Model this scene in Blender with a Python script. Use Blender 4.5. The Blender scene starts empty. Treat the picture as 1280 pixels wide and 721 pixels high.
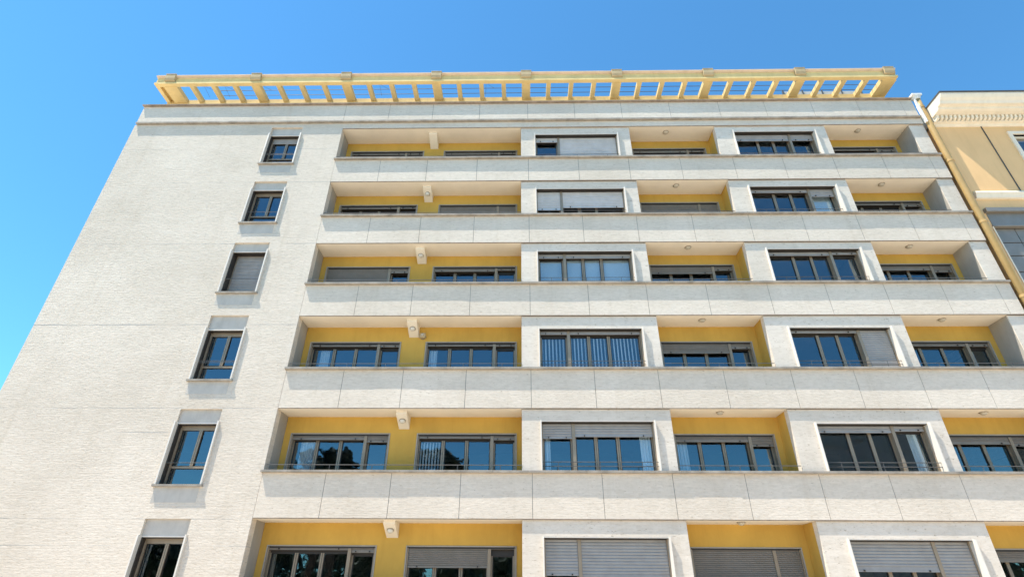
import bpy, math, random
from mathutils import Vector
random.seed(7)
C = bpy.context.scene.collection
SC = bpy.context.scene
GZ = -1.7                      # ground height; z = 0 is the photographer's eye level

# ------------------------------------------------------------------ materials
def mat(name):
    m = bpy.data.materials.new(name); m.use_nodes = True
    nt = m.node_tree
    return m, nt, nt.nodes['Principled BSDF']
def N(nt, t, **kw):
    n = nt.nodes.new(t)
    for k, v in kw.items(): setattr(n, k, v)
    return n
def pos_map(nt, scale):
    g = N(nt, 'ShaderNodeNewGeometry'); mp = N(nt, 'ShaderNodeMapping')
    mp.inputs['Scale'].default_value = scale
    nt.links.new(g.outputs['Position'], mp.inputs['Vector'])
    return mp.outputs['Vector']
def noise(nt, vec, scale=1.0, detail=4.0, rough=.55):
    n = N(nt, 'ShaderNodeTexNoise'); n.inputs['Scale'].default_value = scale
    n.inputs['Detail'].default_value = detail; n.inputs['Roughness'].default_value = rough
    nt.links.new(vec, n.inputs['Vector']); return n.outputs['Fac']
def ramp(nt, fac, stops):
    r = N(nt, 'ShaderNodeValToRGB'); e = r.color_ramp.elements
    while len(e) < len(stops): e.new(.5)
    for i, (p, c) in enumerate(stops):
        e[i].position = p; e[i].color = (c, c, c, 1) if isinstance(c, (int, float)) else (*c, 1)
    nt.links.new(fac, r.inputs['Fac']); return r.outputs['Color']
def mul(nt, a, b, f=1.0):
    m = N(nt, 'ShaderNodeMix', data_type='RGBA', blend_type='MULTIPLY')
    m.inputs[0].default_value = f
    for k, s in ((6, a), (7, b)):
        if isinstance(s, tuple): m.inputs[k].default_value = (*s, 1)
        else: nt.links.new(s, m.inputs[k])
    return m.outputs[2]
def bump(nt, b, h, dist, strength=1.0, prev=None):
    n = N(nt, 'ShaderNodeBump'); n.inputs['Strength'].default_value = strength
    n.inputs['Distance'].default_value = dist
    nt.links.new(h, n.inputs['Height'])
    if prev is not None: nt.links.new(prev, n.inputs['Normal'])
    nt.links.new(n.outputs['Normal'], b.inputs['Normal']); return n.outputs['Normal']
def madd(nt, a, b, op='ADD'):
    n = N(nt, 'ShaderNodeMath', operation=op)
    for i, s in enumerate((a, b)):
        if isinstance(s, (int, float)): n.inputs[i].default_value = s
        else: nt.links.new(s, n.inputs[i])
    return n.outputs[0]

def stone(name, col, course, rough_amt, seams=None):
    """split-faced pale stone strips; 'course' = height of a strip"""
    m, nt, b = mat(name)
    g = N(nt, 'ShaderNodeNewGeometry'); sx = N(nt, 'ShaderNodeSeparateXYZ')
    nt.links.new(g.outputs['Position'], sx.inputs[0])
    cb = N(nt, 'ShaderNodeCombineXYZ')
    nt.links.new(madd(nt, sx.outputs['X'], sx.outputs['Y']), cb.inputs['X']); nt.links.new(sx.outputs['Z'], cb.inputs['Y'])
    br = N(nt, 'ShaderNodeTexBrick')
    nt.links.new(cb.outputs[0], br.inputs['Vector'])
    br.inputs['Scale'].default_value = 1; br.inputs['Brick Width'].default_value = course*4.6
    br.inputs['Row Height'].default_value = course; br.inputs['Mortar Size'].default_value = .004
    br.inputs['Mortar Smooth'].default_value = .6; br.offset = .43
    br.inputs['Color1'].default_value = (.88, .875, .865, 1); br.inputs['Color2'].default_value = (1, 1, 1, 1)
    br.inputs['Mortar'].default_value = (.9, .885, .86, 1)
    chips = noise(nt, pos_map(nt, (6.5, 6.5, 17)), 1, 6, .6)
    fine = noise(nt, pos_map(nt, (16, 16, 45)), 1, 4, .6)
    big = noise(nt, pos_map(nt, (.22, .22, .3)), 1, 4, .6)
    drip = noise(nt, pos_map(nt, (2.4, 2.4, .13)), 1, 4, .65)
    flecks = noise(nt, pos_map(nt, (8, 8, 24)), 1, 3, .55)
    c = mul(nt, col, br.outputs['Color'], .6)
    c = mul(nt, c, ramp(nt, big, [(.3, (.85, .84, .82)), (.62, (1, 1, 1))]))
    c = mul(nt, c, ramp(nt, drip, [(.26, (.93, .92, .90)), (.44, (1, 1, 1))]))
    c = mul(nt, c, ramp(nt, chips, [(.3, (.9, .89, .87)), (.55, (1, 1, 1))]))
    c = mul(nt, c, ramp(nt, flecks, [(.29, (.62, .58, .52)), (.35, (1, 1, 1))]))
    if seams:
        acc = None
        wob = madd(nt, noise(nt, pos_map(nt, (1.1, 1.1, 1.1)), 1, 3), .03, 'MULTIPLY')
        zz = madd(nt, sx.outputs['Z'], wob)
        for z0, hw in seams:
            d = madd(nt, zz, z0 + .015, 'SUBTRACT'); d = madd(nt, d, 0, 'ABSOLUTE') if False else N_abs(nt, d)
            k = N(nt, 'ShaderNodeMath', operation='LESS_THAN'); nt.links.new(d, k.inputs[0]); k.inputs[1].default_value = hw
            acc = k.outputs[0] if acc is None else madd(nt, acc, k.outputs[0], 'MAXIMUM')
        brk = ramp(nt, noise(nt, pos_map(nt, (.35, .35, .9)), 1, 3), [(.42, 0), (.6, 1)])
        acc = madd(nt, acc, brk, 'MULTIPLY')
        mx = N(nt, 'ShaderNodeMix', data_type='RGBA'); nt.links.new(acc, mx.inputs[0])
        nt.links.new(c, mx.inputs[6]); mx.inputs[7].default_value = (.40, .38, .35, 1)
        c = mx.outputs[2]
    nt.links.new(c, b.inputs['Base Color']); b.inputs['Roughness'].default_value = .88
    b.inputs['Specular IOR Level'].default_value = .25
    h = madd(nt, chips, madd(nt, fine, .35, 'MULTIPLY'))
    h = madd(nt, h, madd(nt, br.outputs['Fac'], -.2, 'MULTIPLY'))
    bump(nt, b, h, rough_amt)
    return m
def N_abs(nt, d):
    k = N(nt, 'ShaderNodeMath', operation='ABSOLUTE'); nt.links.new(d, k.inputs[0]); return k.outputs[0]

def plaster(name, col, var=.06, rough=.85, bmp=.002, sc=1.2, spec=.2, streak=0.0):
    m, nt, b = mat(name)
    n1 = noise(nt, pos_map(nt, (sc, sc, sc*.7)), 1, 5, .6); n2 = noise(nt, pos_map(nt, (22, 22, 22)), 1, 3)
    lo = tuple(x*(1-var*2) for x in (1, 1, 1))
    c = mul(nt, col, ramp(nt, n1, [(.3, lo), (.65, (1, 1, 1))]))
    if streak:
        n3 = noise(nt, pos_map(nt, (5, 5, .35)), 1, 4, .65)
        c = mul(nt, c, ramp(nt, n3, [(.3, tuple(1-streak*k for k in (1, 1.1, 1.25))), (.5, (1, 1, 1))]))
    nt.links.new(c, b.inputs['Base Color']); b.inputs['Roughness'].default_value = rough
    b.inputs['Specular IOR Level'].default_value = spec
    bump(nt, b, n2, bmp)
    return m
def metal(name, col, rough=.45, metallic=.0, spec=.5):
    m, nt, b = mat(name)
    n1 = noise(nt, pos_map(nt, (3, 3, 3)), 1, 5, .6)
    c = mul(nt, col, ramp(nt, n1, [(.3, (.85, .84, .82)), (.65, (1, 1, 1))]))
    nt.links.new(c, b.inputs['Base Color']); b.inputs['Roughness'].default_value = rough
    b.inputs['Metallic'].default_value = metallic; b.inputs['Specular IOR Level'].default_value = spec
    return m
def glass(name, ior=2.0, tint=(.86, .89, .90), refl=(1, 1, 1)):
    m = bpy.data.materials.new(name); m.use_nodes = True; nt = m.node_tree; nt.nodes.clear()
    o = N(nt, 'ShaderNodeOutputMaterial'); mx = N(nt, 'ShaderNodeMixShader')
    f = N(nt, 'ShaderNodeFresnel'); f.inputs['IOR'].default_value = ior
    t = N(nt, 'ShaderNodeBsdfTransparent'); t.inputs[0].default_value = (*tint, 1)
    g = N(nt, 'ShaderNodeBsdfGlossy'); g.inputs['Roughness'].default_value = .015; g.inputs[0].default_value = (*refl, 1)
    nn = noise(nt, pos_map(nt, (1.3, 1.3, 1.0)), 1, 2)
    bp = N(nt, 'ShaderNodeBump'); bp.inputs['Distance'].default_value = .010; bp.inputs['Strength'].default_value = .5
    nt.links.new(nn, bp.inputs['Height']); nt.links.new(bp.outputs[0], g.inputs['Normal'])
    gb = N(nt, 'ShaderNodeNewGeometry')                # the inner face of the pane does not mirror a second time
    nt.links.new(madd(nt, f.outputs[0], madd(nt, 1.0, gb.outputs['Backfacing'], 'SUBTRACT'), 'MULTIPLY'), mx.inputs[0]); nt.links.new(t.outputs[0], mx.inputs[1]); nt.links.new(g.outputs[0], mx.inputs[2])
    nt.links.new(mx.outputs[0], o.inputs[0])
    return m
def leafmat(name, a, b_):
    m, nt, b = mat(name)
    n1 = noise(nt, pos_map(nt, (.9, .9, .9)), 1, 3)
    nt.links.new(ramp(nt, n1, [(.35, a), (.65, b_)]), b.inputs['Base Color']); b.inputs['Roughness'].default_value = .6
    return m

SEAMS = [(12.07, .012), (8.57, .022), (5.53, .012), (4.73, .012), (2.18, .01), (15.2, .01), (1.46, .01), (17.1, .008)]
M = dict(
    wall=stone('split_stone_wall', (.74, .655, .555), .072, .018, SEAMS),
    band=stone('stone_cladding', (.745, .66, .56), .060, .011),
    pier=stone('pier_stone', (.745, .67, .58), .16, .005),
    joint=plaster('joint_dark', (.24, .225, .205)),
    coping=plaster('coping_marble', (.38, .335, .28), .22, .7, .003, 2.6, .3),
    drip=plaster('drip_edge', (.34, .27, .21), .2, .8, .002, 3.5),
    marble=plaster('white_marble', (.76, .70, .62), .05, .45, .001, 2, .4, .05),
    greystone=plaster('grey_stone_panel', (.55, .51, .455), .08, .7, .003, 3, .2, .06),
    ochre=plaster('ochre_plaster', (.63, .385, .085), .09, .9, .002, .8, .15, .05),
    cream=plaster('cream_soffit', (.83, .755, .63), .05, .9, .002, 1.0, .15),
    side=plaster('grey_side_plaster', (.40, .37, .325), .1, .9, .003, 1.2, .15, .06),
    pergola=plaster('pergola_yellow_paint', (.80, .61, .28), .08, .75, .002, 1.4, .25, .08),
    pergstone=plaster('pergola_fascia', (.70, .545, .42), .08, .75, .002, 2.0, .25, .08),
    bracket=plaster('bracket_stone', (.54, .41, .24), .1, .8, .002, 3),
    frame=metal('bronze_aluminium', (.35, .275, .195), .42, .3),
    dark=metal('dark_gasket_and_shade', (.035, .028, .022), .5),
    shutter=metal('grey_shutter', (.34, .33, .32), .45, .1), shutterb=metal('brown_shutter', (.235, .21, .18), .45, .1), shutterw=metal('pale_shutter', (.56, .55, .54), .45, .1),
    glass=glass('window_glass', 2.35, (.82, .87, .89), (.78, .92, 1.0)),
    rail=metal('steel_rail', (.16, .15, .14), .45, .5),
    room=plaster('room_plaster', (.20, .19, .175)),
    slab=plaster('concrete_slab', (.28, .265, .245)),
    curtain=plaster('curtain_cloth', (.85, .86, .86), .03, .95, .001),
    blind=plaster('blind_cloth', (.80, .84, .86), .03, .9, .001),
    lamp=plaster('lamp_glass', (.52, .47, .38), .08, .35, .001, 4, .5),
    lampring=metal('lamp_ring', (.34, .29, .22), .5),
    lamplight=plaster('lamp_white', (.70, .67, .60), .08, .4, .001, 4, .5),
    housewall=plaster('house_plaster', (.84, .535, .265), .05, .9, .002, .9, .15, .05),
    housewhite=plaster('house_cornice_paint', (.84, .76, .62), .05, .8, .002, 1.6, .2, .06),
    rooftin=metal('roof_edge', (.07, .065, .06), .6),
    pipe=metal('pipe_paint', (.50, .325, .125), .35, .0, .5),
    pipewhite=metal('white_pipe', (.85, .83, .78), .4),
    greypanel=metal('grey_panel', (.26, .24, .21), .4, .2),
    paving=plaster('pale_paving', (.66, .575, .47), .1, .9, .003, .5),
    asphalt=plaster('asphalt', (.055, .055, .055), .1, .9, .004, 1.2),
    kerb=plaster('kerb_stone', (.42, .41, .39)),
    paint=plaster('road_paint', (.78, .78, .75)),
    bark=plaster('bark', (.12, .08, .055), .2, .95, .02, 4),
    leaf=leafmat('pine_needles', (.012, .022, .012), (.03, .05, .024)),
    leaf2=leafmat('dark_leaves', (.016, .028, .012), (.045, .075, .026)),
    farwall=plaster('far_facade', (.30, .29, .28), .1, .9, .003, .4, .15, .1),
)

# ------------------------------------------------------------------ mesh builder
class MB:
    def __init__(s): s.v = []; s.f = []
    def quad(s, *p):
        i = len(s.v); s.v += [tuple(q) for q in p]; s.f.append(tuple(range(i, i+len(p))))
    def box(s, x0, x1, y0, y1, z0, z1):
        i = len(s.v)
        s.v += [(x, y, z) for z in (z0, z1) for y in (y0, y1) for x in (x0, x1)]
        for f in ((0, 2, 3, 1), (4, 5, 7, 6), (0, 1, 5, 4), (2, 6, 7, 3), (0, 4, 6, 2), (1, 3, 7, 5)):
            s.f.append(tuple(i+k for k in f))
        return s
    def prism_x(s, prof, x0, x1):
        """closed (y,z) profile, counter-clockwise seen from -x, extruded along x"""
        n = len(prof); i = len(s.v)
        s.v += [(x0, y, z) for y, z in prof] + [(x1, y, z) for y, z in prof]
        for k in range(n):
            a, b = k, (k+1) % n
            s.f.append((i+a, i+b, i+n+b, i+n+a))
        s.f.append(tuple(i+k for k in reversed(range(n)))); s.f.append(tuple(i+n+k for k in range(n)))
        return s
    def prism_z(s, prof, z0, z1):
        n = len(prof); i = len(s.v)
        s.v += [(x, y, z0) for x, y in prof] + [(x, y, z1) for x, y in prof]
        for k in range(n):
            a, b = k, (k+1) % n
            s.f.append((i+a, i+b, i+n+b, i+n+a))
        s.f.append(tuple(i+k for k in reversed(range(n)))); s.f.append(tuple(i+n+k for k in range(n)))
        return s
    def tube(s, pts, r, seg=10, caps=True):
        pts = [Vector(p) for p in pts]; rings = []
        rr = r if isinstance(r, (list, tuple)) else [r]*len(pts)
        for k, p in enumerate(pts):
            d = (pts[min(k+1, len(pts)-1)] - pts[max(k-1, 0)]).normalized()
            a = d.cross(Vector((0, 1, 0)) if abs(d.y) < .9 else Vector((1, 0, 0))).normalized(); b = d.cross(a)
            ring = []
            for j in range(seg):
                t = 2*math.pi*j/seg
                s.v.append(tuple(p + (a*math.cos(t) + b*math.sin(t))*rr[k])); ring.append(len(s.v)-1)
            rings.append(ring)
        for A, B in zip(rings, rings[1:]):
            for j in range(seg):
                s.f.append((A[j], A[(j+1) % seg], B[(j+1) % seg], B[j]))
        if caps:
            s.f.append(tuple(reversed(rings[0]))); s.f.append(tuple(rings[-1]))
        return s
    def wall(s, x0, x1, z0, z1, y0, y1, holes):
        """slab in the xz plane with rectangular holes (hx0,hx1,hz0,hz1); no inner faces"""
        xs = sorted({x0, x1, *[h[0] for h in holes], *[h[1] for h in holes]})
        zs = sorted({z0, z1, *[h[2] for h in holes], *[h[3] for h in holes]})
        nx, nz = len(xs)-1, len(zs)-1
        def solid(i, j):
            if not (0 <= i < nx and 0 <= j < nz): return False
            cx, cz = (xs[i]+xs[i+1])/2, (zs[j]+zs[j+1])/2
            return not any(h[0] < cx < h[1] and h[2] < cz < h[3] for h in holes)
        for i in range(nx):
            for j in range(nz):
                if not solid(i, j): continue
                a, b, c, d = xs[i], xs[i+1], zs[j], zs[j+1]
                s.quad((a, y0, c), (b, y0, c), (b, y0, d), (a, y0, d))
                s.quad((b, y1, c), (a, y1, c), (a, y1, d), (b, y1, d))
                if not solid(i-1, j): s.quad((a, y1, c), (a, y0, c), (a, y0, d), (a, y1, d))
                if not solid(i+1, j): s.quad((b, y0, c), (b, y1, c), (b, y1, d), (b, y0, d))
                if not solid(i, j-1): s.quad((a, y1, c), (b, y1, c), (b, y0, c), (a, y0, c))
                if not solid(i, j+1): s.quad((a, y0, d), (b, y0, d), (b, y1, d), (a, y1, d))
        return s
    def build(s, name, material, parent=None, smooth=False, bevel=0):
        w = Vector((0, 0, 0)); p = parent
        while p is not None: w += p.location; p = p.parent
        xs = [v[0] for v in s.v]; ys = [v[1] for v in s.v]; zs = [v[2] for v in s.v]
        o0 = Vector(((min(xs)+max(xs))/2, (min(ys)+max(ys))/2, min(zs)))
        me = bpy.data.meshes.new(name)
        me.from_pydata([tuple(Vector(v)-o0) for v in s.v], [], s.f)
        mats = material if isinstance(material, (list, tuple)) else [material]
        for m_ in mats: me.materials.append(m_)
        if smooth:
            for pl in me.polygons: pl.use_smooth = True
        me.update()
        o = bpy.data.objects.new(name, me); C.objects.link(o)
        o.location = o0 - w
        if parent is not None: o.parent = parent
        if bevel:
            b = o.modifiers.new('bevel', 'BEVEL'); b.width = bevel; b.segments = 2; b.limit_method = 'ANGLE'
        return o
def mark(o, n0, idx):            # faces from n0 on take material slot idx
    for pl in o.data.polygons:
        if pl.index >= n0: pl.material_index = idx
def empty(name, loc):
    o = bpy.data.objects.new(name, None); C.objects.link(o); o.location = loc; o.empty_display_size = .3
    return o
def tag(o, label, cat, group=None):
    o['label'] = label; o['category'] = cat
    if group: o['group'] = group
    return o
def struct(o):
    o['kind'] = 'structure'; return o

# ------------------------------------------------------------------ dimensions (metres)
XL, XA, XB, XC_, XD, XE, XP, XR = -17.44, -7.95, 0.0, 4.77, 8.52, 13.32, 17.0, 17.63
ZC = [16.47, 13.41, 10.25, 6.92, 3.57, 0.20]       # coping tops, top floor first
ZB = [15.19, 12.06, 8.90, 5.52, 2.20, -1.15]       # undersides of the bands
ZT = [18.30] + ZB[:5]                              # balcony soffits
OV = .115                                          # coping overhang
LY = .93                                           # balcony back wall
ORD = ['top', 'second highest', 'third highest', 'fourth highest', 'fifth highest', 'lowest visible']

bld = empty('apartment_building', (0, 6, GZ))
tag(bld, 'white stone apartment building with yellow recessed balconies and long parapet bands', 'building')

# ---- left stone wall with six window recesses
SWX = (-11.13, -9.76)
SW = []   # (panel top, lintel, sill, lower panel bottom)
for zt, lin, sill, sub in ((18.41, 18.0, 16.22, 15.74), (15.24, 14.85, 13.07, 12.55), (12.12, 11.76, 9.87, 9.36),
                           (8.94, 8.42, 6.49, 6.00), (5.50, 5.07, 3.13, 2.63), (2.18, 1.73, -.22, -.72)):
    SW.append((zt, lin, sill, sub))
mb = MB(); mb.wall(XL, XA, GZ, 18.64, 0, .32, [(SWX[0], SWX[1], s[2], s[0]) for s in SW])
mb.build('stone_wall', M['wall'], bld)
mb = MB(); mb.box(XL, XL+.3, .32, 12, GZ, 18.64); mb.build('stone_wall', M['wall'], bld)
mb = MB(); mb.box(XR-.3, XR, .96, 12, GZ, 18.64); mb.build('stone_wall', M['wall'], bld)
mb = MB(); mb.box(XL+.3, XR-.3, 11.7, 12, GZ, 18.64); mb.build('stone_wall', M['wall'], bld)
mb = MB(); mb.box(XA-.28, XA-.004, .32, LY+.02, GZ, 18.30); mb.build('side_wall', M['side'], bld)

for i, (pt, lin, sill, sub) in enumerate(SW):
    x0, x1 = SWX
    mb = MB(); mb.box(x0, x1, .085, .55, lin, pt); mb.build('lintel_panel', M['greystone'], bld)
    mb = MB(); mb.box(x0-.02, x1-.02, -.004, -.0005, sub, sill-.05); mb.build('sill_panel', M['greystone'], bld)
    # the window itself: frame mesh + pane, surround, shutter, guard rail
    fy = .38 if i == 2 else .28
    a, b, c, d = x0+.05, x1-.05, sill, lin
    tr = c + .30*(d-c)
    f = MB()
    f.box(a, a+.05, fy-.03, fy+.10, c, d-.13); f.box(b-.05, b, fy-.03, fy+.10, c, d-.13)
    f.box(a+.05, b-.05, fy, fy+.1, c, c+.06); f.box(a+.05, b-.05, fy, fy+.1, tr-.032, tr+.032)
    f.box(a+.05, b-.05, fy, fy+.1, d-.19, d-.13); f.box(a, b, fy-.02, fy+.14, d-.13, d-.037)
    mid = (a+b)/2+.04
    f.box(mid-.052, mid-.006, fy-.012, fy+.09, tr+.032, d-.19); f.box(mid+.006, mid+.052, fy-.012, fy+.09, tr+.032, d-.19)
    n0 = len(f.f)
    f.box(x0+.006, a, .10, fy+.1, c+.013, d-.037); f.box(b, x1-.006, .10, fy+.1, c+.013, d-.037)
    for u0, u1, w0, w1 in ((a+.05, mid-.052, tr+.032, d-.19), (mid+.052, b-.05, tr+.032, d-.19), (a+.05, b-.05, c+.06, tr-.032)):
        f.box(u0, u0+.018, fy+.02, fy+.08, w0, w1); f.box(u1-.018, u1, fy+.02, fy+.08, w0, w1)
        f.box(u0+.018, u1-.018, fy+.02, fy+.08, w0, w0+.018); f.box(u0+.018, u1-.018, fy+.02, fy+.08, w1-.018, w1)
    f.box(x0+.006, x1-.006, .11, fy-.02, d-.06, d-.0365)
    win = f.build('window', [M['frame'], M['dark']], bld); mark(win, n0, 1)
    g = MB()
    for u0, u1, w0, w1 in ((a+.065, mid-.066, tr+.046, d-.205), (mid+.066, b-.065, tr+.046, d-.205), (a+.065, b-.065, c+.075, tr-.046)):
        j = random.uniform(-.004, .004)
        g.box(u0, u1, fy+.05+j, fy+.056+j, w0, w1)
    g.build('pane', M['glass'], win)
    s = MB(); s.box(x0-.04, x0+.005, -.07, .56, sill, lin+.02); s.box(x1-.005, x1+.04, -.075, .56, sill, lin+.02)
    s.box(x0+.005, x1-.005, .078, .56, lin-.035, lin-.001)
    s.build('surround', M['marble'], win)
    s = MB(); s.box(x0-.085, x1+.075, -.10, .56, sill-.05, sill+.012); s.build('sill', M['coping'], win)
    s = MB()
    for zz in (tr+.10, tr+.16) if i in (0, 3) else (tr+.10,):
        s.tube([(x0+.002, .10, zz), (x1-.002, .10, zz)], .011, 6)
    s.build('guard_rail', M['rail'], win)
    drop = {0: .34, 2: d-c-.02}.get(i, 0)
    if drop:
        s = MB(); y = fy-.012; p = .066; n = int(drop/p)
        for k in range(n):
            z1 = d-.02-k*p
            s.prism_x([(y-.004, z1-p+.004), (y-.014, z1-p*.7), (y-.016, z1-p*.35), (y-.002, z1-.002), (y+.02, z1-.002), (y+.02, z1-p+.004)][::-1], a+.02, b-.02)
        s.build('roller_shutter', M['shutter'], win)
        win['label'] = 'small window with its grey roller shutter fully closed' if i == 2 else 'small top window with its roller shutter lowered a little'

# ---- parapet bands: clad panels with open joints on a dark backing, marble coping, drip edge
JX = [XA, -5.99, -3.98, -1.86, .31, 2.42, 4.54, 6.71, 8.93, 11.0, 13.1, 15.15, 17.1, XR]
def band(z0, z1, joints, name='parapet'):
    mb = MB()
    for a, b in zip(joints, joints[1:]):
        j = random.uniform(-.0018, .0018)
        mb.box(a+.008, b-.008, j, .05, z0, z1-random.uniform(0, .001))
    n0 = len(mb.f)
    mb.box(joints[0]+.004, joints[-1]-.004, .012, .25, z0+.002, z1-.004)
    o = mb.build(name, [M['band'], M['joint']], bld); mark(o, n0, 1)
    return o
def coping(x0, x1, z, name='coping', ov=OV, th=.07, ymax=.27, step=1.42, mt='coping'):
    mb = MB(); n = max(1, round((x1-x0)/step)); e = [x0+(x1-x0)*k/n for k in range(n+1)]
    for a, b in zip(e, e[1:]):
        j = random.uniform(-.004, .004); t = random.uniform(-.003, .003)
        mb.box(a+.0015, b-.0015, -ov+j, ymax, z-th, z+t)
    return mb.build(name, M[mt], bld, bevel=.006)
for i in range(6):
    zc, zb = ZC[i], ZB[i]
    band(zb+.022, zc-.07, JX)
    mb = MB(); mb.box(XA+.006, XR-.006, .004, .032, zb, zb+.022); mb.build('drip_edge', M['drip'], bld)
    coping(-7.99, 17.60, zc)
# roof parapet
RJ = [-17.44, -8.01, -5.99, -4.0, -1.87, .31, 2.42, 4.54, 6.71, 8.93, 11.0, 13.1, 15.15, 17.1, XR]
band(18.73, 19.82, RJ, 'roof_parapet')
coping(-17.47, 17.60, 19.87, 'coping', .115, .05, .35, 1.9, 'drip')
mb = MB(); mb.box(-17.36, 17.60, -.115, .20, 18.642, 18.728); mb.build('string_course', M['coping'], bld, bevel=.006)
mb = MB(); mb.box(XA, XR, .0, .25, 18.322, 18.64); mb.build('lintel_band', M['band'], bld)
mb = MB(); mb.box(XA+.006, XR-.006, .004, .032, 18.30, 18.322); mb.build('drip_edge', M['drip'], bld)

# ---- slabs, roof and rooms
mb = MB(); mb.box(XL+.3, XR-.3, .36, 11.7, 18.45, 18.75); mb.build('roof_slab', M['slab'], bld)
for i in range(6):
    mb = MB()
    mb.box(XA+.002, XR-.31, .252, 11.69, ZB[i]+.03, ZB[i]+.33); mb.box(XL+.302, XA-.29, .325, 11.69, ZB[i]+.03, ZB[i]+.33)
    mb.build('floor_slab', M['slab'], bld)
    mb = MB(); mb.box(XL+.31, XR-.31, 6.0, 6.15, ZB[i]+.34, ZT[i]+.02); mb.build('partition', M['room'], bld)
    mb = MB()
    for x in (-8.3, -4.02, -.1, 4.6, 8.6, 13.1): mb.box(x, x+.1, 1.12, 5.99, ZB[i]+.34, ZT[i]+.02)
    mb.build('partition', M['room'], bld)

# ---- balconies: soffits, ochre back walls, bay frames, piers
WIN = {}   # (floor, column) -> window rectangle
A1X, A2X, CX, EX = (-7.70, -4.42), (-3.47, -.20), (5.03, 8.29), (13.50, 16.74)
HEAD_L = [17.79, 14.67, 11.55, 8.28, 4.94, 1.55]
HEAD_L_R = [17.84, 14.72, 11.59, 8.28, 4.93, 1.55]
HEAD_B = [17.93, 14.82, 11.72, 8.44, 5.14, 1.75]
HEAD_D = [18.01, 14.88, 11.78, 8.46, 5.08, 1.73]
BX, DX = (.62, 4.21), (9.28, 12.80)
for i in range(6):
    zt, zc, zb = ZT[i], ZC[i], ZB[i]
    zf = zb+.33
    for x0, x1, holes, col in ((XA, XB, (A1X, A2X), 'A'), (XC_, XD, (CX,), 'C'), (XE, XP, (EX,), 'E')):
        mb = MB(); mb.box(x0+.002, x1-.002, .034, LY, zt+.003, zt+.021); mb.build('soffit', M['cream'], bld)
        h = HEAD_L[i] if col == 'A' else HEAD_L_R[i]
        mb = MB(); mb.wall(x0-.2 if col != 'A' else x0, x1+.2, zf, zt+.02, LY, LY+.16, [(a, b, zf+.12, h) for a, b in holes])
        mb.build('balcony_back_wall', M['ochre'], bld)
        for k, (a, b) in enumerate(holes): WIN[(i, col+str(k) if col == 'A' else col)] = (a, b, zf+.12, h, LY+.035)
    for x0, x1, op, hd, col in ((XB, XC_, BX, HEAD_B[i], 'B'), (XD, XE, DX, HEAD_D[i], 'D')):
        mb = MB(); mb.wall(x0, x1, zc-.03, zt, .065, .315, [(op[0], op[1], zc-.02, hd)])
        mb.build('bay_frame', M['pier'], bld)
        for u0, u1 in ((x0+.004, x0+.2), (x1-.2, x1-.004)):
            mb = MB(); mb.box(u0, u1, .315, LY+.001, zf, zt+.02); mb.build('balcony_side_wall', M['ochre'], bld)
        WIN[(i, col)] = (op[0], op[1], zc+.0, hd, .25)
    mb = MB(); mb.box(XP, XR, .065, LY+.17, zc-.03, zt); mb.build('end_pier', M['pier'], bld)
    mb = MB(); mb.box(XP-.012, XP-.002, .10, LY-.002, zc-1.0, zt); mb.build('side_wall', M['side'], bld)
    # balcony beam on the long balcony, deeper towards the wall
    bd = .30 if i < 3 else .36
    mb = MB(); mb.prism_x([(.26, zt+.004), (.26, zt-.10), (LY+.0, zt-bd-.05), (LY+.0, zt+.004)], -4.12, -3.77)
    mb.build('balcony_beam', M['cream'], bld)
    # rails on the copings
    for x0, x1 in ((XA+.02, XB-.0), (XC_+.02, XD-.02), (XE+.02, XP-.02)):
        mb = MB(); zr = zc+.185
        mb.tube([(x0, .06, zr), (x1, .06, zr)], .012, 6)
        n = max(2, round((x1-x0)/1.33))
        for k in range(n):
            x = x0+(x1-x0)*(k+.5)/n; mb.tube([(x, .06, zc-.01), (x, .06, zr)], .011, 6)
        mb.build('balcony_rail', M['rail'], bld)

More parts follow.
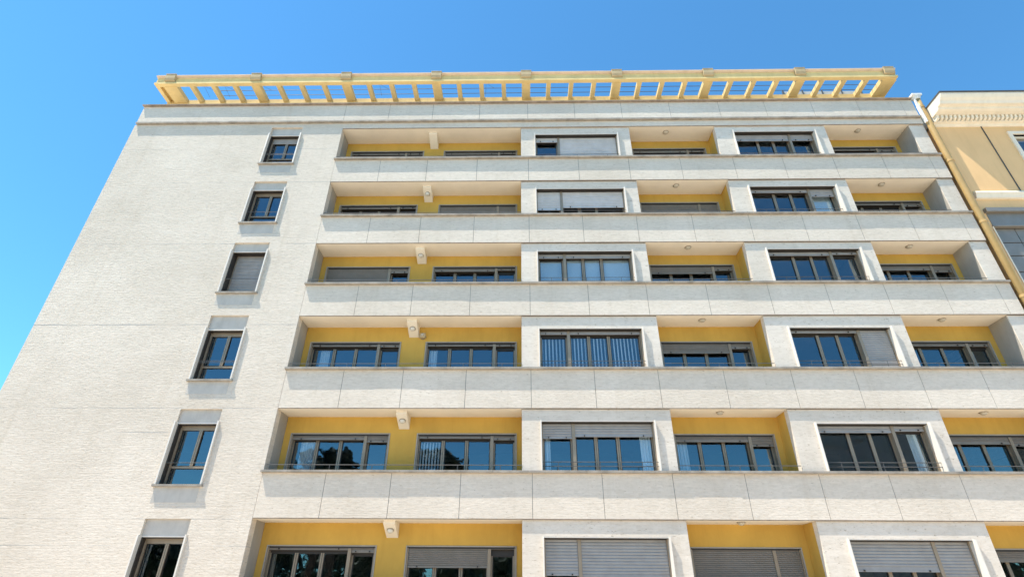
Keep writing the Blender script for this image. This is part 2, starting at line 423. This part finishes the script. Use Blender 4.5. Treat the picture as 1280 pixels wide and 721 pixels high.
# ---- windows of the balconies and bays
def make_window(key, small_left, drop_big, drop_small, label=None):
    i, col = key; x0, x1, zb, zt, y = WIN[key]
    bay = col in 'BD'
    sm = 1.03 if bay else .79
    xs = x0+sm if small_left else x1-sm            # post between the wide and the narrow part
    f = MB()
    pw = .05
    secs = [(x0+.045, xs-pw), (xs+pw, x1-.045)]
    small, big = (secs[0], secs[1]) if small_left else (secs[1], secs[0])
    fy = y+.14
    f.box(xs-pw, xs+pw, y-.012, fy+.1, zb, zt-.03); f.box(x0+.004, x0+.045, y-.02, fy+.1, zb, zt-.03); f.box(x1-.045, x1-.004, y-.02, fy+.1, zb, zt-.03)
    zl = zt-.17                                     # top of the lights, behind the shutter box
    cells = []
    a, b = big
    w = b-a
    if bay: cut = [a, a+w*.27, a+w*.555, b] if small_left else [a, a+w*.445, a+w*.73, b]
    else: cut = [a, a+w*.335, a+w*.665, b]
    for k in (1, 2):
        f.box(cut[k]-.052, cut[k]-.006, fy-.006, fy+.08, zb+.05, zl); f.box(cut[k]+.006, cut[k]+.052, fy+.004, fy+.08, zb+.05, zl)
    cells += [(cut[0]+.03, cut[1]-.052), (cut[1]+.052, cut[2]-.052), (cut[2]+.052, cut[3]-.03), (small[0]+.045, small[1]-.045)]
    f.box(a, b, fy, fy+.085, zb, zb+.05); f.box(small[0], small[1], fy, fy+.085, zb, zb+.05)
    f.box(small[0], small[0]+.045, fy, fy+.085, zb+.05, zl-.06); f.box(small[1]-.045, small[1], fy, fy+.085, zb+.05, zl-.06)
    f.box(a, a+.03, fy, fy+.08, zb+.05, zl); f.box(b-.03, b, fy, fy+.08, zb+.05, zl)
    n0 = len(f.f)
    f.box(a, b, fy, fy+.085, zl, zt-.03); f.box(small[0], small[1], fy, fy+.085, zl-.06, zt-.03)  # top rails: shade behind the shutter put into their dark colour
    for u0, u1 in cells:
        zh = zl if u0 != cells[3][0] else zl-.06
        f.box(u0, u0+.02, fy+.022, fy+.075, zb+.05, zh); f.box(u1-.02, u1, fy+.022, fy+.075, zb+.05, zh)
        f.box(u0+.02, u1-.02, fy+.022, fy+.075, zh-.025, zh)
    f.box(x0+.046, x1-.046, y-.03, fy-.002, zt-.05, zt-.004)
    if bay: f.box(x0+.006, x1-.006, .085, y-.031, zt-.034, zt-.0225)
    o = f.build('window', [M['frame'], M['dark']], bld); mark(o, n0, 1)
    g = MB()
    for k, (u0, u1) in enumerate(cells):
        zh = zl if k < 3 else zl-.06
        t1, t2 = random.uniform(-.005, .005), random.uniform(-.004, .004)
        yy = fy+.045; n = len(g.v)
        g.box(u0+.012, u1-.012, yy, yy+.006, zb+.04, zh-.012)
        for q in range(n, n+8):
            v = g.v[q]; g.v[q] = (v[0], v[1] + t1*(1 if v[2] > zb+.5 else -1) + t2*(1 if v[0] > (u0+u1)/2 else -1), v[2])
    g.build('pane', M['glass'], o)
    full = zt-zb-.02
    for (a, b), dr in ((big, drop_big), (small, drop_small)):
        dr = min(dr, full); s = MB(); p = .052 if not bay else .082; yq = y+.022
        z1 = zt-.035; zend = zt-dr
        while z1-p > zend+.05:
            s.prism_x([(yq, z1), (yq-.013, z1-p*.25), (yq-.013, z1-p*.7), (yq+.004, z1-p*.93), (yq+.004, z1-p), (yq+.018, z1-p), (yq+.018, z1)], a+.004, b-.004)
            z1 -= p
        s.box(a+.004, b-.004, yq-.004, yq+.018, zend+.052, z1-.001) if z1-.001 > zend+.053 else None
        s.box(a+.004, b-.004, yq-.014, yq+.02, zend, zend+.05)
        n0 = len(s.f)
        if dr < full:
            for q in (.12, .88) if b-a > 1.3 else (.2, .8):
                xx = a+(b-a)*q; s.box(xx-.018, xx+.018, yq-.045, yq-.0142, zend+.012, zend+.05)
        so = s.build('roller_shutter', [M['shutterw' if col == 'B' and i < 2 else 'shutter' if bay else 'shutterb'], M['dark']], o); mark(so, n0, 1)
    s = MB()
    if bay:
        s.box(x0-.03, x0+.004, -.03, .50, zb-.018, zt); s.box(x1-.004, x1+.035, -.03, .50, zb-.018, zt)
        s.box(x0+.004, x1-.004, .068, .50, zt-.022, zt-.001)
        s.build('surround', M['marble'], o)
        s = MB()
        for zz in (.17, .30): s.tube([(x0+.002, .12, ZC[i]+zz), (x1-.002, .12, ZC[i]+zz)], .012, 6)
        for q in (.14, .5, .86): s.tube([(x0+(x1-x0)*q, .12, ZC[i]+.02), (x0+(x1-x0)*q, .12, ZC[i]+.30)], .009, 6)
        s.build('guard_rail', M['rail'], o)
    else:
        yb = LY-.022
        s.box(x0-.03, x0+.003, yb, LY+.27, zb, zt+.03); s.box(x1-.003, x1+.03, yb, LY+.27, zb, zt+.03); s.box(x0+.003, x1-.003, yb, LY+.12, zt-.003, zt+.03)
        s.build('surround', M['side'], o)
    if label: o['label'] = label
    return dict(cells=cells, fy=fy, zl=zl, zb=zb, o=o)
F = 9.0
SH = {  # floor -> column: (small_left, drop wide shutter, drop narrow shutter)
 0: dict(A0=(0, .14, .14), A1=(0, .16, .14), B=(1, F, .30), C=(0, .18, .16), D=(0, .40, .40), E=(0, .14, .22)),
 1: dict(A0=(0, .14, .13), A1=(0, F, .50), B=(1, .86, .98), C=(0, F, F), D=(0, .20, .42), E=(0, .14, .22)),
 2: dict(A0=(0, F, .24), A1=(0, .18, .14), B=(1, .22, .22), C=(0, .36, .22), D=(0, .20, .16), E=(0, .24, .33)),
 3: dict(A0=(0, .13, .15), A1=(0, .12, .13), B=(1, .16, .16), C=(0, .41, .24), D=(0, .14, F), E=(0, .14, .16)),
 4: dict(A0=(0, .18, .26), A1=(0, .13, .18), B=(1, .46, .52), C=(0, .22, .36), D=(0, .26, .21), E=(0, .28, .34)),
 5: dict(A0=(0, .10, .17), A1=(0, .56, .06), B=(1, F, .98), C=(0, F, F), D=(0, .82, F), E=(0, .33, .36)),
}
def shut_label(v):
    b_, s_ = v[1], v[2]
    if b_ >= 5 and s_ >= 5: return 'wide window with both roller shutters closed'
    if b_ >= 5: return 'wide window with its broad roller shutter closed'
    if s_ >= 5: return 'wide window with its narrow roller shutter closed'
    if b_ > .7: return 'wide window with its roller shutters mostly lowered'
    if b_ > .3: return 'wide window with its roller shutters partly lowered'
    return None
W = {}
for i in range(6):
    for col, v in SH[i].items():
        W[(i, col)] = make_window((i, col), bool(v[0]), v[1], v[2], shut_label(v))

# ---- curtains and blinds hanging behind panes
def hang(key, cell, f0, f1, name, label, cat, group, mt='curtain', waves=5, amp=.025, depth=.14, top=None):
    w = W[key]; u0, u1 = w['cells'][cell]; y = w['fy']+depth
    a, b = u0+(u1-u0)*f0, u0+(u1-u0)*f1
    n = max(8, int(waves*8)); pr = []
    for k in range(n+1):
        t = k/n; pr.append((a+(b-a)*t, y+amp*math.sin(t*waves*2*math.pi)))
    pr += [(x, yy+.004) for x, yy in reversed(pr)]
    mb = MB(); mb.prism_z(pr, w['zb']+.06, (top or w['zl'])-.01)
    return tag(mb.build(name, M[mt]), label, cat, group)
def vblind(key, cells, label, spacing=.115, lo=0, hi=1, ang=.5):
    w = W[key]; mb = MB(); y = w['fy']+.15
    for c in cells:
        u0, u1 = w['cells'][c]; x = u0+(u1-u0)*lo+.02
        while x < u0+(u1-u0)*hi-.02:
            dx, dy = .03*math.cos(ang), .03*math.sin(ang)
            mb.prism_z([(x-dx, y-dy), (x+dx, y+dy), (x+dx-.001, y+dy+.003), (x-dx-.001, y-dy+.003)], w['zb']+.06, w['zl']-.02)
            x += spacing
    return tag(mb.build('vertical_blind', M['blind']), label, 'blind', 'vertical blinds behind the panes')
CG = 'curtains behind the panes'
hang((3, 'A0'), 0, .32, .80, 'curtain', 'pale curtain behind leftmost pane of long balcony, fourth floor from the top, left window', 'curtain', CG)
hang((3, 'A1'), 0, .02, .42, 'curtain', 'pale curtain behind left pane just right of the balcony beam, fourth floor from the top', 'curtain', CG, waves=3)
hang((4, 'A0'), 0, .26, 1.0, 'curtain', 'wide pale curtain left of mirrored conifer, leftmost window of long balcony above lowest floor', 'curtain', CG, waves=6)
vblind((4, 'A1'), (0,), 'vertical slat blind in left pane beside the mirrored umbrella pine', .10)
vblind((3, 'B'), (0, 1, 2, 3), 'vertical slat blinds across the whole bay window, fourth floor from the top', .125)
hang((4, 'B'), 3, .0, .24, 'curtain', 'narrow pale curtain at left edge of the bay window with half lowered shutters', 'curtain', CG, waves=2)
hang((4, 'B'), 2, .66, 1.0, 'curtain', 'pale curtain at right edge of the bay window with half lowered shutters', 'curtain', CG, waves=4)
hang((4, 'C'), 0, .10, .55, 'curtain', 'pale curtain behind left pane of balcony between two bays, second row from bottom', 'curtain', CG, waves=3)
hang((4, 'D'), 3, .55, .90, 'curtain', 'white curtain at right edge of the dark bay window, second row from bottom', 'curtain', CG, waves=3)
hang((3, 'E'), 3, .0, .40, 'curtain', 'narrow blue white curtain in rightmost balcony window, fourth floor from the top', 'curtain', CG, waves=2)
hang((4, 'E'), 3, .0, .32, 'curtain', 'narrow pale curtain in rightmost balcony window, second row from bottom', 'curtain', CG, waves=2)
for c in range(4):
    hang((2, 'B'), c, .01, .99, 'roller_blind', ['pale drawn blind in second pane of the blue white bay window', 'pale drawn blind in third pane of the blue white bay window', 'pale drawn blind in right pane of the blue white bay window', 'pale drawn blind in leftmost pane of the blue white bay window'][c], 'blind', 'drawn blinds of the bay window', 'blind', 1, .002, .10)
hang((1, 'D'), 3, .01, .99, 'roller_blind', 'pale drawn blind in narrow right pane of bay window, second floor from the top', 'blind', None, 'blind', 1, .002, .10)

# ---- lamps under the soffits and beams
def disc_lamp(x, y, z, r, label, group, tilt=0, mt='lamp'):
    e = empty('ceiling_lamp', (x, y, z)); tag(e, label, 'lamp', group)
    def lathe(prof):
        mb = MB(); seg = 20; rings = []
        for rr, zz in prof:
            ring = []
            for j in range(seg):
                t = 2*math.pi*j/seg; mb.v.append((x+rr*math.cos(t), y+rr*math.sin(t), z+zz)); ring.append(len(mb.v)-1)
            rings.append(ring)
        for A, B in zip(rings, rings[1:]):
            for j in range(seg): mb.f.append((A[j], B[j], B[(j+1) % seg], A[(j+1) % seg]))
        mb.f.append(tuple(rings[-1]))
        return mb
    lathe([(r, 0), (r*1.02, -.02), (r*.9, -.035), (r*.86, -.03)]).build('ring', M['lampring'], e, True)
    lathe([(r*.88, -.028), (r*.84, -.055), (r*.6, -.082), (r*.3, -.094), (r*.05, -.097)]).build('diffuser', M[mt], e, True)
    if tilt: e.rotation_euler = (tilt, 0, 0)
    return e
FL = ['top floor', 'second floor from the top', 'third floor from the top', 'fourth floor from the top', 'second row from bottom', 'lowest visible row']
for i in range(6):
    disc_lamp(6.47, .36, ZT[i]+.006, .125, 'round ceiling lamp of balcony between the two bays, '+FL[i], 'round lamps under the balcony ceilings')
    disc_lamp(14.95, .36, ZT[i]+.006, .125, 'round ceiling lamp of rightmost balcony, '+FL[i], 'round lamps under the balcony ceilings')
    if i:
        bd = (.30 if i < 3 else .36)+.05; t = .40; sl = (bd-.10)/(LY-.26)
        disc_lamp(-3.945, .26+.28, ZT[i]-.10-.28*sl, .105, 'round white lamp under the beam of the long balcony, '+FL[i], 'round lamps under the balcony beams', -math.atan(sl), 'lamplight')
vent = empty('wall_lantern', (-3.62, LY, 8.42)); tag(vent, 'small brown lantern on ochre wall right of the balcony beam', 'lamp')
mb = MB(); mb.tube([(-3.62, LY, 8.52), (-3.62, LY-.06, 8.52)], .12, 14); mb.build('bracket', M['lampring'], vent)
mb = MB(); mb.box(-3.73, -3.51, LY-.16, LY-.06, 8.42, 8.60); mb.box(-3.70, -3.54, LY-.165, LY-.16, 8.44, 8.50); mb.build('housing', M['bracket'], vent, bevel=.02)
mb = MB(); mb.tube([(-3.62, LY-.16, 8.53), (-3.62, LY-.19, 8.53)], [.06, .045], 12); mb.build('lens', M['lamp'], vent)

# ------------------------------------------------------------------ rooftop pergola
pg = empty('pergola', (0, .6, 20.0)); tag(pg, 'yellow painted pergola running along the edge of the flat roof', 'pergola')
PX = [-16.74, -12.62, -8.30, -4.0, .25, 4.53, 8.81, 13.09, 17.2]
mb = MB()
mb.prism_x([(-.05, 21.75), (-.05, 21.44), (-.13, 21.37), (-.13, 21.27), (.06, 21.27), (.06, 21.75)][::-1], -17.42, 17.50)
n0 = len(mb.f)
mb.prism_x([(-.16, 21.84), (-.16, 21.80), (-.07, 21.75), (.10, 21.75), (.10, 21.84)][::-1], -17.45, 17.53)
o = mb.build('front_beam', [M['pergola'], M['pergstone']], pg)
for pl in o.data.polygons:
    if pl.index < n0 and pl.normal.y < -.5 and pl.center.z + o.location.z > 1.42: pl.material_index = 1
mark(o, n0, 1)
for x in PX:
    mb = MB(); mb.prism_x([(-.19, 21.87), (-.19, 21.62), (-.15, 21.5), (-.052, 21.45), (-.052, 21.87)][::-1], x-.24, x+.24)
    mb.box(x-.25, x+.25, -.205, .105, 21.87, 21.895)
    mb.build('bracket', M['bracket'], pg, bevel=.008)
mb = MB(); mb.box(-17.42, 17.50, 1.0, 1.2, 21.19, 21.46); mb.build('rear_beam', M['pergola'], pg)
for k, (a, b) in enumerate(zip(PX, PX[1:])):
    for q in (.25, .5, .75):
        x = a+(b-a)*q; mb = MB(); mb.box(x-.10, x+.10, .06, 1.0, 21.27, 21.48); mb.build('rafter', M['pergola'], pg)
for k, x in enumerate(PX):
    hw = .33 if k == 0 else (.20 if 0 < k < 8 else .32)
    mb = MB(); mb.box(x-hw+(.05 if k == 0 else 0), x+hw, .06, 1.0, 21.25, 21.49); mb.build('main_rafter', M['pergola'], pg)
    mb = MB(); mb.box(x-.17, x+.17, .98, 1.18, 18.75, 21.185); mb.build('post', M['pergola'], pg)
mb = MB(); mb.box(-17.42, -17.24, .06, 1.0, 21.27, 21.48); mb.build('rafter', M['pergola'], pg)
mb = MB(); mb.box(-17.24, -17.02, .06, 1.0, 21.42, 21.47); mb.build('end_panel', M['pergola'], pg)
for yy, zz in ((.5, 21.51), (.8, 21.52)):
    mb = MB(); mb.tube([(-14.6, yy, zz), (-4, yy, zz-.01), (6, yy, zz), (17.3, yy, zz-.012)], .014, 6); mb.build('wire', M['rail'], pg)
mb = MB()
for x in (-14.9, -13.9, -12.1, -6.4, -1.3): mb.tube([(x, .5, 21.52), (x-.35, .2, 21.5), (x-.42, .9, 21.52)], .008, 5)
mb.build('wire', M['rail'], pg)
scr = empty('roof_screen', (15.6, 2.2, 18.75)); tag(scr, 'pale grey roof screen behind the right end of the pergola', 'screen')
mb = MB()
for k in range(4): mb.box(13.6+k*1.0+.03, 14.6+k*1.0-.03, 2.2, 2.23, 20.2, 23.1)
mb.build('panel', M['greystone'], scr)
mb = MB()
for k in range(5): mb.box(13.57+k, 13.63+k, 2.17, 2.26, 18.75, 23.15)
mb.build('post', M['rail'], scr)

# ------------------------------------------------------------------ drainpipe
dp = empty('drainpipe', (17.83, -.02, GZ)); tag(dp, 'tan drainpipe down the right corner of the white building', 'drainpipe')
mb = MB(); mb.tube([(17.83, -.05, GZ), (17.83, -.05, 19.2), (17.84, -.05, 19.75)], .125, 16); mb.build('pipe', M['pipe'], dp, True)
for z in (19.25, 16.05, 12.9, 9.6, 6.3, 3.0):
    mb = MB(); mb.tube([(17.83, -.05, z-.05), (17.83, -.05, z+.05)], .142, 16); mb.build('collar', M['pipe'], dp)
mb = MB(); mb.tube([(17.84, -.05, 19.75), (17.84, -.05, 19.92)], [.135, .20], 14); mb.box(17.60, 18.03, -.22, .15, 19.92, 20.02)
mb.build('hopper', M['pipewhite'], dp)
mb = MB(); mb.box(17.645, 17.72, -.16, -.04, 18.3, 19.3); mb.box(17.655, 17.71, -.14, -.05, 19.3, 19.7); mb.build('outlet_box', M['pipewhite'], dp)

# ------------------------------------------------------------------ yellow house on the right
hs = empty('yellow_house', (24, 6, GZ)); tag(hs, 'cream yellow house with white dentil cornice right of the drainpipe', 'house')
HX = 18.0; HY = .10
HW = [(21.20, 23.4, 14.6, 17.70), (25.0, 27.2, 14.6, 17.70), (18.26, 20.3, 4.6, 13.41), (22.7, 24.8, 4.6, 13.41)]
mb = MB(); mb.wall(HX, 31, GZ, 18.35, HY, HY+.4, HW); mb.build('wall', M['housewall'], hs)
mb = MB(); mb.box(HX, HX+.4, HY+.4, 11, GZ, 18.35); mb.build('wall', M['housewall'], hs)
mb = MB(); mb.box(HX+.4, 31, 10.6, 11, GZ, 18.5); mb.build('wall', M['housewall'], hs)
mb = MB(); mb.box(HX+.4, 31, 3.5, 3.7, GZ, 18.5); mb.build('partition', M['room'], hs)
mb = MB()
prof = [(-.97, 19.14), (-.97, 19.05), (-.90, 18.93), (-.80, 18.83), (-.75, 18.71), (-.59, 18.69), (-.57, 18.59), (-.46, 18.55), (-.12, 18.53),
        (-.12, 18.30), (0, 18.27), (.05, 18.21), (HY, 18.19), (1.2, 18.35), (1.2, 19.14)]
mb.prism_x(prof[::-1], HX, 31.2)
cor = mb.build('cornice', M['housewhite'], hs)
mb = MB(); x = HX+.06
while x < 25.5:
    mb.prism_x([(-.30, 18.525), (-.27, 18.37), (-.19, 18.325), (-.122, 18.325), (-.122, 18.525)][::-1], x, x+.10); x += .185
mb.build('dentil_course', M['housewhite'], cor)
mb = MB(); mb.box(HX-.02, 31.2, -1.01, 10.9, 19.14, 19.205); mb.build('roof', M['rooftin'], hs)
mb = MB(); mb.prism_x([(HY, 14.46), (-.05, 14.44), (-.09, 14.36), (-.03, 14.26), (.01, 14.14), (HY, 14.12)][::-1], 18.16, 31); mb.build('string_course', M['housewhite'], hs)
mb = MB(); mb.tube([(20.13, HY-.012, 14.46), (20.11, HY-.012, 18.21)], .022, 6); mb.build('cable', M['rooftin'], hs)
for a, b, c, d in HW[:2]:
    f = MB(); f.box(a, a+.1, HY+.10, HY+.2, c, d); f.box(b-.1, b, HY+.10, HY+.2, c, d); f.box(a+.1, b-.1, HY+.1, HY+.2, d-.1, d); f.box(a+.1, b-.1, HY+.1, HY+.2, c, c+.1)
    f.box((a+b)/2-.06, (a+b)/2+.06, HY+.1, HY+.2, c+.1, d-.1)
    w = f.build('window', M['housewhite'], hs)
    s = MB(); s.box(a-.16, a, HY-.06, HY+.1, c, d+.16); s.box(b, b+.16, HY-.06, HY+.1, c, d+.16); s.box(a, b, HY-.06, HY+.1, d, d+.16); s.box(a-.2, b+.2, HY-.1, HY+.1, c-.1, c); s.build('surround', M['housewhite'], w)
    g = MB(); g.box(a+.1, b-.1, HY+.15, HY+.156, c+.1, d-.1); g.build('pane', M['glass'], w)
for a, b, c, d in HW[2:]:
    s = MB()
    rows = [12.77, 12.10, 11.50, 10.79, 10.2, 9.45, 8.7, 7.95, 7.2, 6.45, 5.7, 4.95, 4.62]
    for r1, r0 in zip(rows, rows[1:]):
        for u0, u1 in ((a+.03, a+.87), (a+.90, b-.03)):
            s.box(u0, u1, HY+.12+random.uniform(-.004, .004), HY+.16, r0+.02, r1-.02)
    n0 = len(s.f); s.box(a+.005, b-.005, HY+.15, HY+.2, c, 12.79)
    w = s.build('window', [M['greypanel'], M['rooftin']], hs); mark(w, n0, 1)
    s = MB(); s.box(a+.002, b-.002, HY-.02, HY+.2, 12.82, 13.408); s.build('shutter_box', M['greypanel'], w, bevel=.01)
    s = MB(); s.box(a-.05, b+.05, HY-.16, HY-.0, 13.42, 13.60); s.box(a-.03, b+.03, HY-.06, HY+.12, 12.77, 12.82); s.build('ledge', M['greypanel'], w)
    s = MB(); s.box(a-.045, a, HY-.03, HY+.12, c, 12.77); s.box(b, b+.045, HY-.03, HY+.12, c, 12.77); s.build('surround', M['housewhite'], w)
an = MB(); an.tube([(19.7, -.75, 19.2), (19.7, -.75, 19.36)], .02, 6); an.tube([(19.63, -.75, 19.34), (19.77, -.75, 19.37)], .014, 6); an.build('lightning_rod', M['pipe'], hs)

# ------------------------------------------------------------------ street in front, and what the panes mirror
mb = MB(); mb.quad((-1500, -1500, GZ), (1500, -1500, GZ), (1500, 1500, GZ), (-1500, 1500, GZ)); struct(mb.build('ground', M['paving']))
mb = MB(); mb.quad((-300, -38, GZ+.004), (300, -38, GZ+.004), (300, -28, GZ+.004), (-300, -28, GZ+.004)); struct(mb.build('road', M['asphalt']))
mb = MB()
for k in range(-20, 20): mb.quad((k*6, -33.1, GZ+.008), (k*6+3, -33.1, GZ+.008), (k*6+3, -32.95, GZ+.008), (k*6, -32.95, GZ+.008))
struct(mb.build('road_marking', M['paint']))
mb = MB(); mb.box(-300, 300, -28, -27.75, GZ+.001, GZ+.13); mb.box(-300, 300, -38.25, -38, GZ+.001, GZ+.13); struct(mb.build('kerb', M['kerb']))

def crown(mb, c, r, n, size):
    for _ in range(n):
        while True:
            d = Vector((random.uniform(-1, 1), random.uniform(-1, 1), random.uniform(-1, 1)))
            if .15 < d.length < 1: break
        p = Vector((c[0]+d.x*r[0], c[1]+d.y*r[1], c[2]+d.z*r[2]))
        a = Vector((random.uniform(-1, 1), random.uniform(-1, 1), random.uniform(-1, 1))).normalized()
        b = a.cross(Vector((random.uniform(-1, 1), random.uniform(-1, 1), random.uniform(-1, 1)))).normalized()
        s = size*random.uniform(.6, 1.3)
        mb.quad(p-a*s-b*s*.5, p+a*s-b*s*.5, p+a*s+b*s*.5, p-a*s+b*s*.5)
TY = -45.0
def tree(name, x, y, label, kind):
    e = empty(name, (x, y, GZ)); tag(e, label, 'tree', 'trees mirrored in the panes')
    t = MB(); k = MB()
    if kind == 'pine':
        t.tube([(x, y, GZ), (x+.3, y, 5), (x, y, 11.5)], [.45, .36, .28], 10)
        for j in range(6):
            q = j*1.05; t.tube([(x, y, 10.5), (x+2.6*math.cos(q), y+2.6*math.sin(q), 13.6)], [.16, .06], 6)
        for j in range(22):
            q = random.uniform(0, 6.28); rr = 2.9*math.sqrt(random.random())
            crown(k, (x+rr*math.cos(q), y+rr*math.sin(q), 14.0+random.uniform(-.2, .7)*(1-rr/4)), (1.3, 1.3, .95), 230, .17)
        lm = M['leaf']
    elif kind == 'cedar':
        t.tube([(x, y, GZ), (x, y, 6), (x+.4, y, 16.2)], [.5, .34, .06], 10)
        for j in range(26):
            z = random.uniform(8, 15.9); L = (16.9-z)*.6*random.uniform(.6, 1.1); q = random.uniform(0, 6.28)
            t.tube([(x+.1, y, z), (x+L*math.cos(q), y+L*math.sin(q), z+random.uniform(-.3, .5))], [.1, .03], 5)
            for u in (.35, .65, 1.0): crown(k, (x+L*u*math.cos(q), y+L*u*math.sin(q), z+random.uniform(-.2, .3)), (.9, .9, .28), 120, .15)
        lm = M['leaf']
    else:
        h = kind
        t.tube([(x, y, GZ), (x+.2, y, h*.35), (x, y, h*.7)], [.35, .28, .12], 8)
        for j in range(16):
            q = random.uniform(0, 6.28); rr = 2.6*math.sqrt(random.random()); z = h*.62+random.uniform(-.30, .26)*h
            crown(k, (x+rr*math.cos(q), y+rr*math.sin(q), z), (1.7, 1.7, 1.3), 170, .24)
        lm = M['leaf2']
    t.build('trunk', M['bark'], e, True); k.build('crown', lm, e)
tree('umbrella_pine', -9.4, TY+2, 'umbrella pine mirrored in the balcony window with slat blind', 'pine')
tree('cedar_tree', -21.6, TY, 'layered dark conifer mirrored in leftmost balcony window', 'cedar')
tree('cedar_tree', -25.6, TY-4, 'smaller dark conifer mirrored beside the layered conifer', 'cedar')
for k, (x, h, lb) in enumerate(((-40, 8.5, 'far left leafy tree across the street'), (-33, 8.0, 'second leafy tree from the left across the street'), (-15.5, 7.2, 'leafy tree between conifers and umbrella pine'),
                         (-3.5, 6.8, 'leafy tree right of the umbrella pine'), (3, 7.4, 'leafy tree across the street facing the first bay'), (9.5, 7.0, 'leafy tree across the street right of the first bay'),
                         (16, 7.6, 'leafy tree left of the grey block across the street'), (22.5, 8.0, 'leafy tree beside the grey block across the street'))):
    tree('leafy_tree', x, TY-2-(k % 3), lb, h)
mb = MB()
for k in range(330):
    x = random.uniform(-95, 95); crown(mb, (x, -72+random.uniform(-4, 4), random.uniform(-.5, 8.5)), (3.6, 3.0, 2.4), 130, .5)
fo = mb.build('far_wood', M['leaf2']); fo['kind'] = 'stuff'
tag(fo, 'dark bank of far trees mirrored low in the bottom windows', 'trees')
ob = empty('opposite_building', (44, -55, GZ)); tag(ob, 'grey block across the street mirrored in the dark bay window', 'building')
holes = [(37.3+2.4*c, 38.6+2.4*c, 1.5+3.3*r, 3.2+3.3*r) for c in range(6) for r in range(6)]
mb = MB(); mb.wall(36.6, 51.5, GZ, 22.5, -52.3, -52, []); mb.box(36.6, 51.5, -58, -52.3, GZ, 22.3); mb.build('wall', M['farwall'], ob)
for h in holes:
    mb = MB(); mb.box(h[0], h[1], -52, -51.95, h[2], h[3]); mb.box(h[0]-.1, h[1]+.1, -52, -51.85, h[2]-.12, h[2]-.002); mb.build('window', M['greypanel'], ob)
mb = MB(); mb.box(36.3, 51.8, -58.3, -51.6, 22.5, 22.8); mb.build('roof', M['slab'], ob)

# ------------------------------------------------------------------ light
EL, AZ = math.radians(65.7), math.radians(68.7)     # elevation; angle left of the facade's normal
S = Vector((-math.cos(EL)*math.sin(AZ), -math.cos(EL)*math.cos(AZ), math.sin(EL)))
sun = bpy.data.lights.new('sun', 'SUN'); sun.energy = 5.0; sun.angle = math.radians(.53); sun.color = (1, .925, .80)
so = bpy.data.objects.new('sun', sun); C.objects.link(so); so.rotation_euler = (-S).to_track_quat('-Z', 'Y').to_euler(); so.location = S*60
w = bpy.data.worlds.new('World'); SC.world = w; w.use_nodes = True; nt = w.node_tree
bg = nt.nodes['Background']; sk = N(nt, 'ShaderNodeTexSky', sky_type='NISHITA')
sk.sun_disc = False; sk.sun_elevation = EL; sk.sun_rotation = math.atan2(S.x, S.y)
sk.air_density = 1.0; sk.dust_density = 0.0; sk.ozone_density = 3.0; sk.altitude = 0
nt.links.new(mul(nt, sk.outputs[0], (.45, .885, 1.0)), bg.inputs[0]); bg.inputs[1].default_value = .15

# ------------------------------------------------------------------ camera
f_px, pitch, yaw, roll = 674.892, .5324406, -.0202762, .0070663
cp, sp = math.cos(pitch), math.sin(pitch)
fw = Vector((math.sin(yaw)*cp, math.cos(yaw)*cp, sp)); r = Vector((math.cos(yaw), -math.sin(yaw), 0)); u = r.cross(fw)
r2 = r*math.cos(roll) + u*math.sin(roll); u2 = u*math.cos(roll) - r*math.sin(roll)
from mathutils import Matrix
cam = bpy.data.cameras.new('camera'); cam.sensor_fit = 'HORIZONTAL'; cam.sensor_width = 36; cam.lens = f_px/1280*36
cam.clip_end = 4000; cam.clip_start = .1
co = bpy.data.objects.new('camera', cam); C.objects.link(co)
m = Matrix((r2, u2, -fw)).transposed().to_4x4(); m.translation = Vector((0, -17, 0)); co.matrix_world = m
SC.camera = co
SC.view_settings.view_transform = 'Standard'; SC.view_settings.look = 'None'; SC.view_settings.gamma = 1
SC.view_settings.use_curve_mapping = False; SC.view_settings.exposure = .87
SC.cycles.max_bounces = 10; SC.cycles.transparent_max_bounces = 16; SC.cycles.caustics_reflective = False
SC.cycles.use_denoising = True; SC.cycles.sample_clamp_indirect = 6
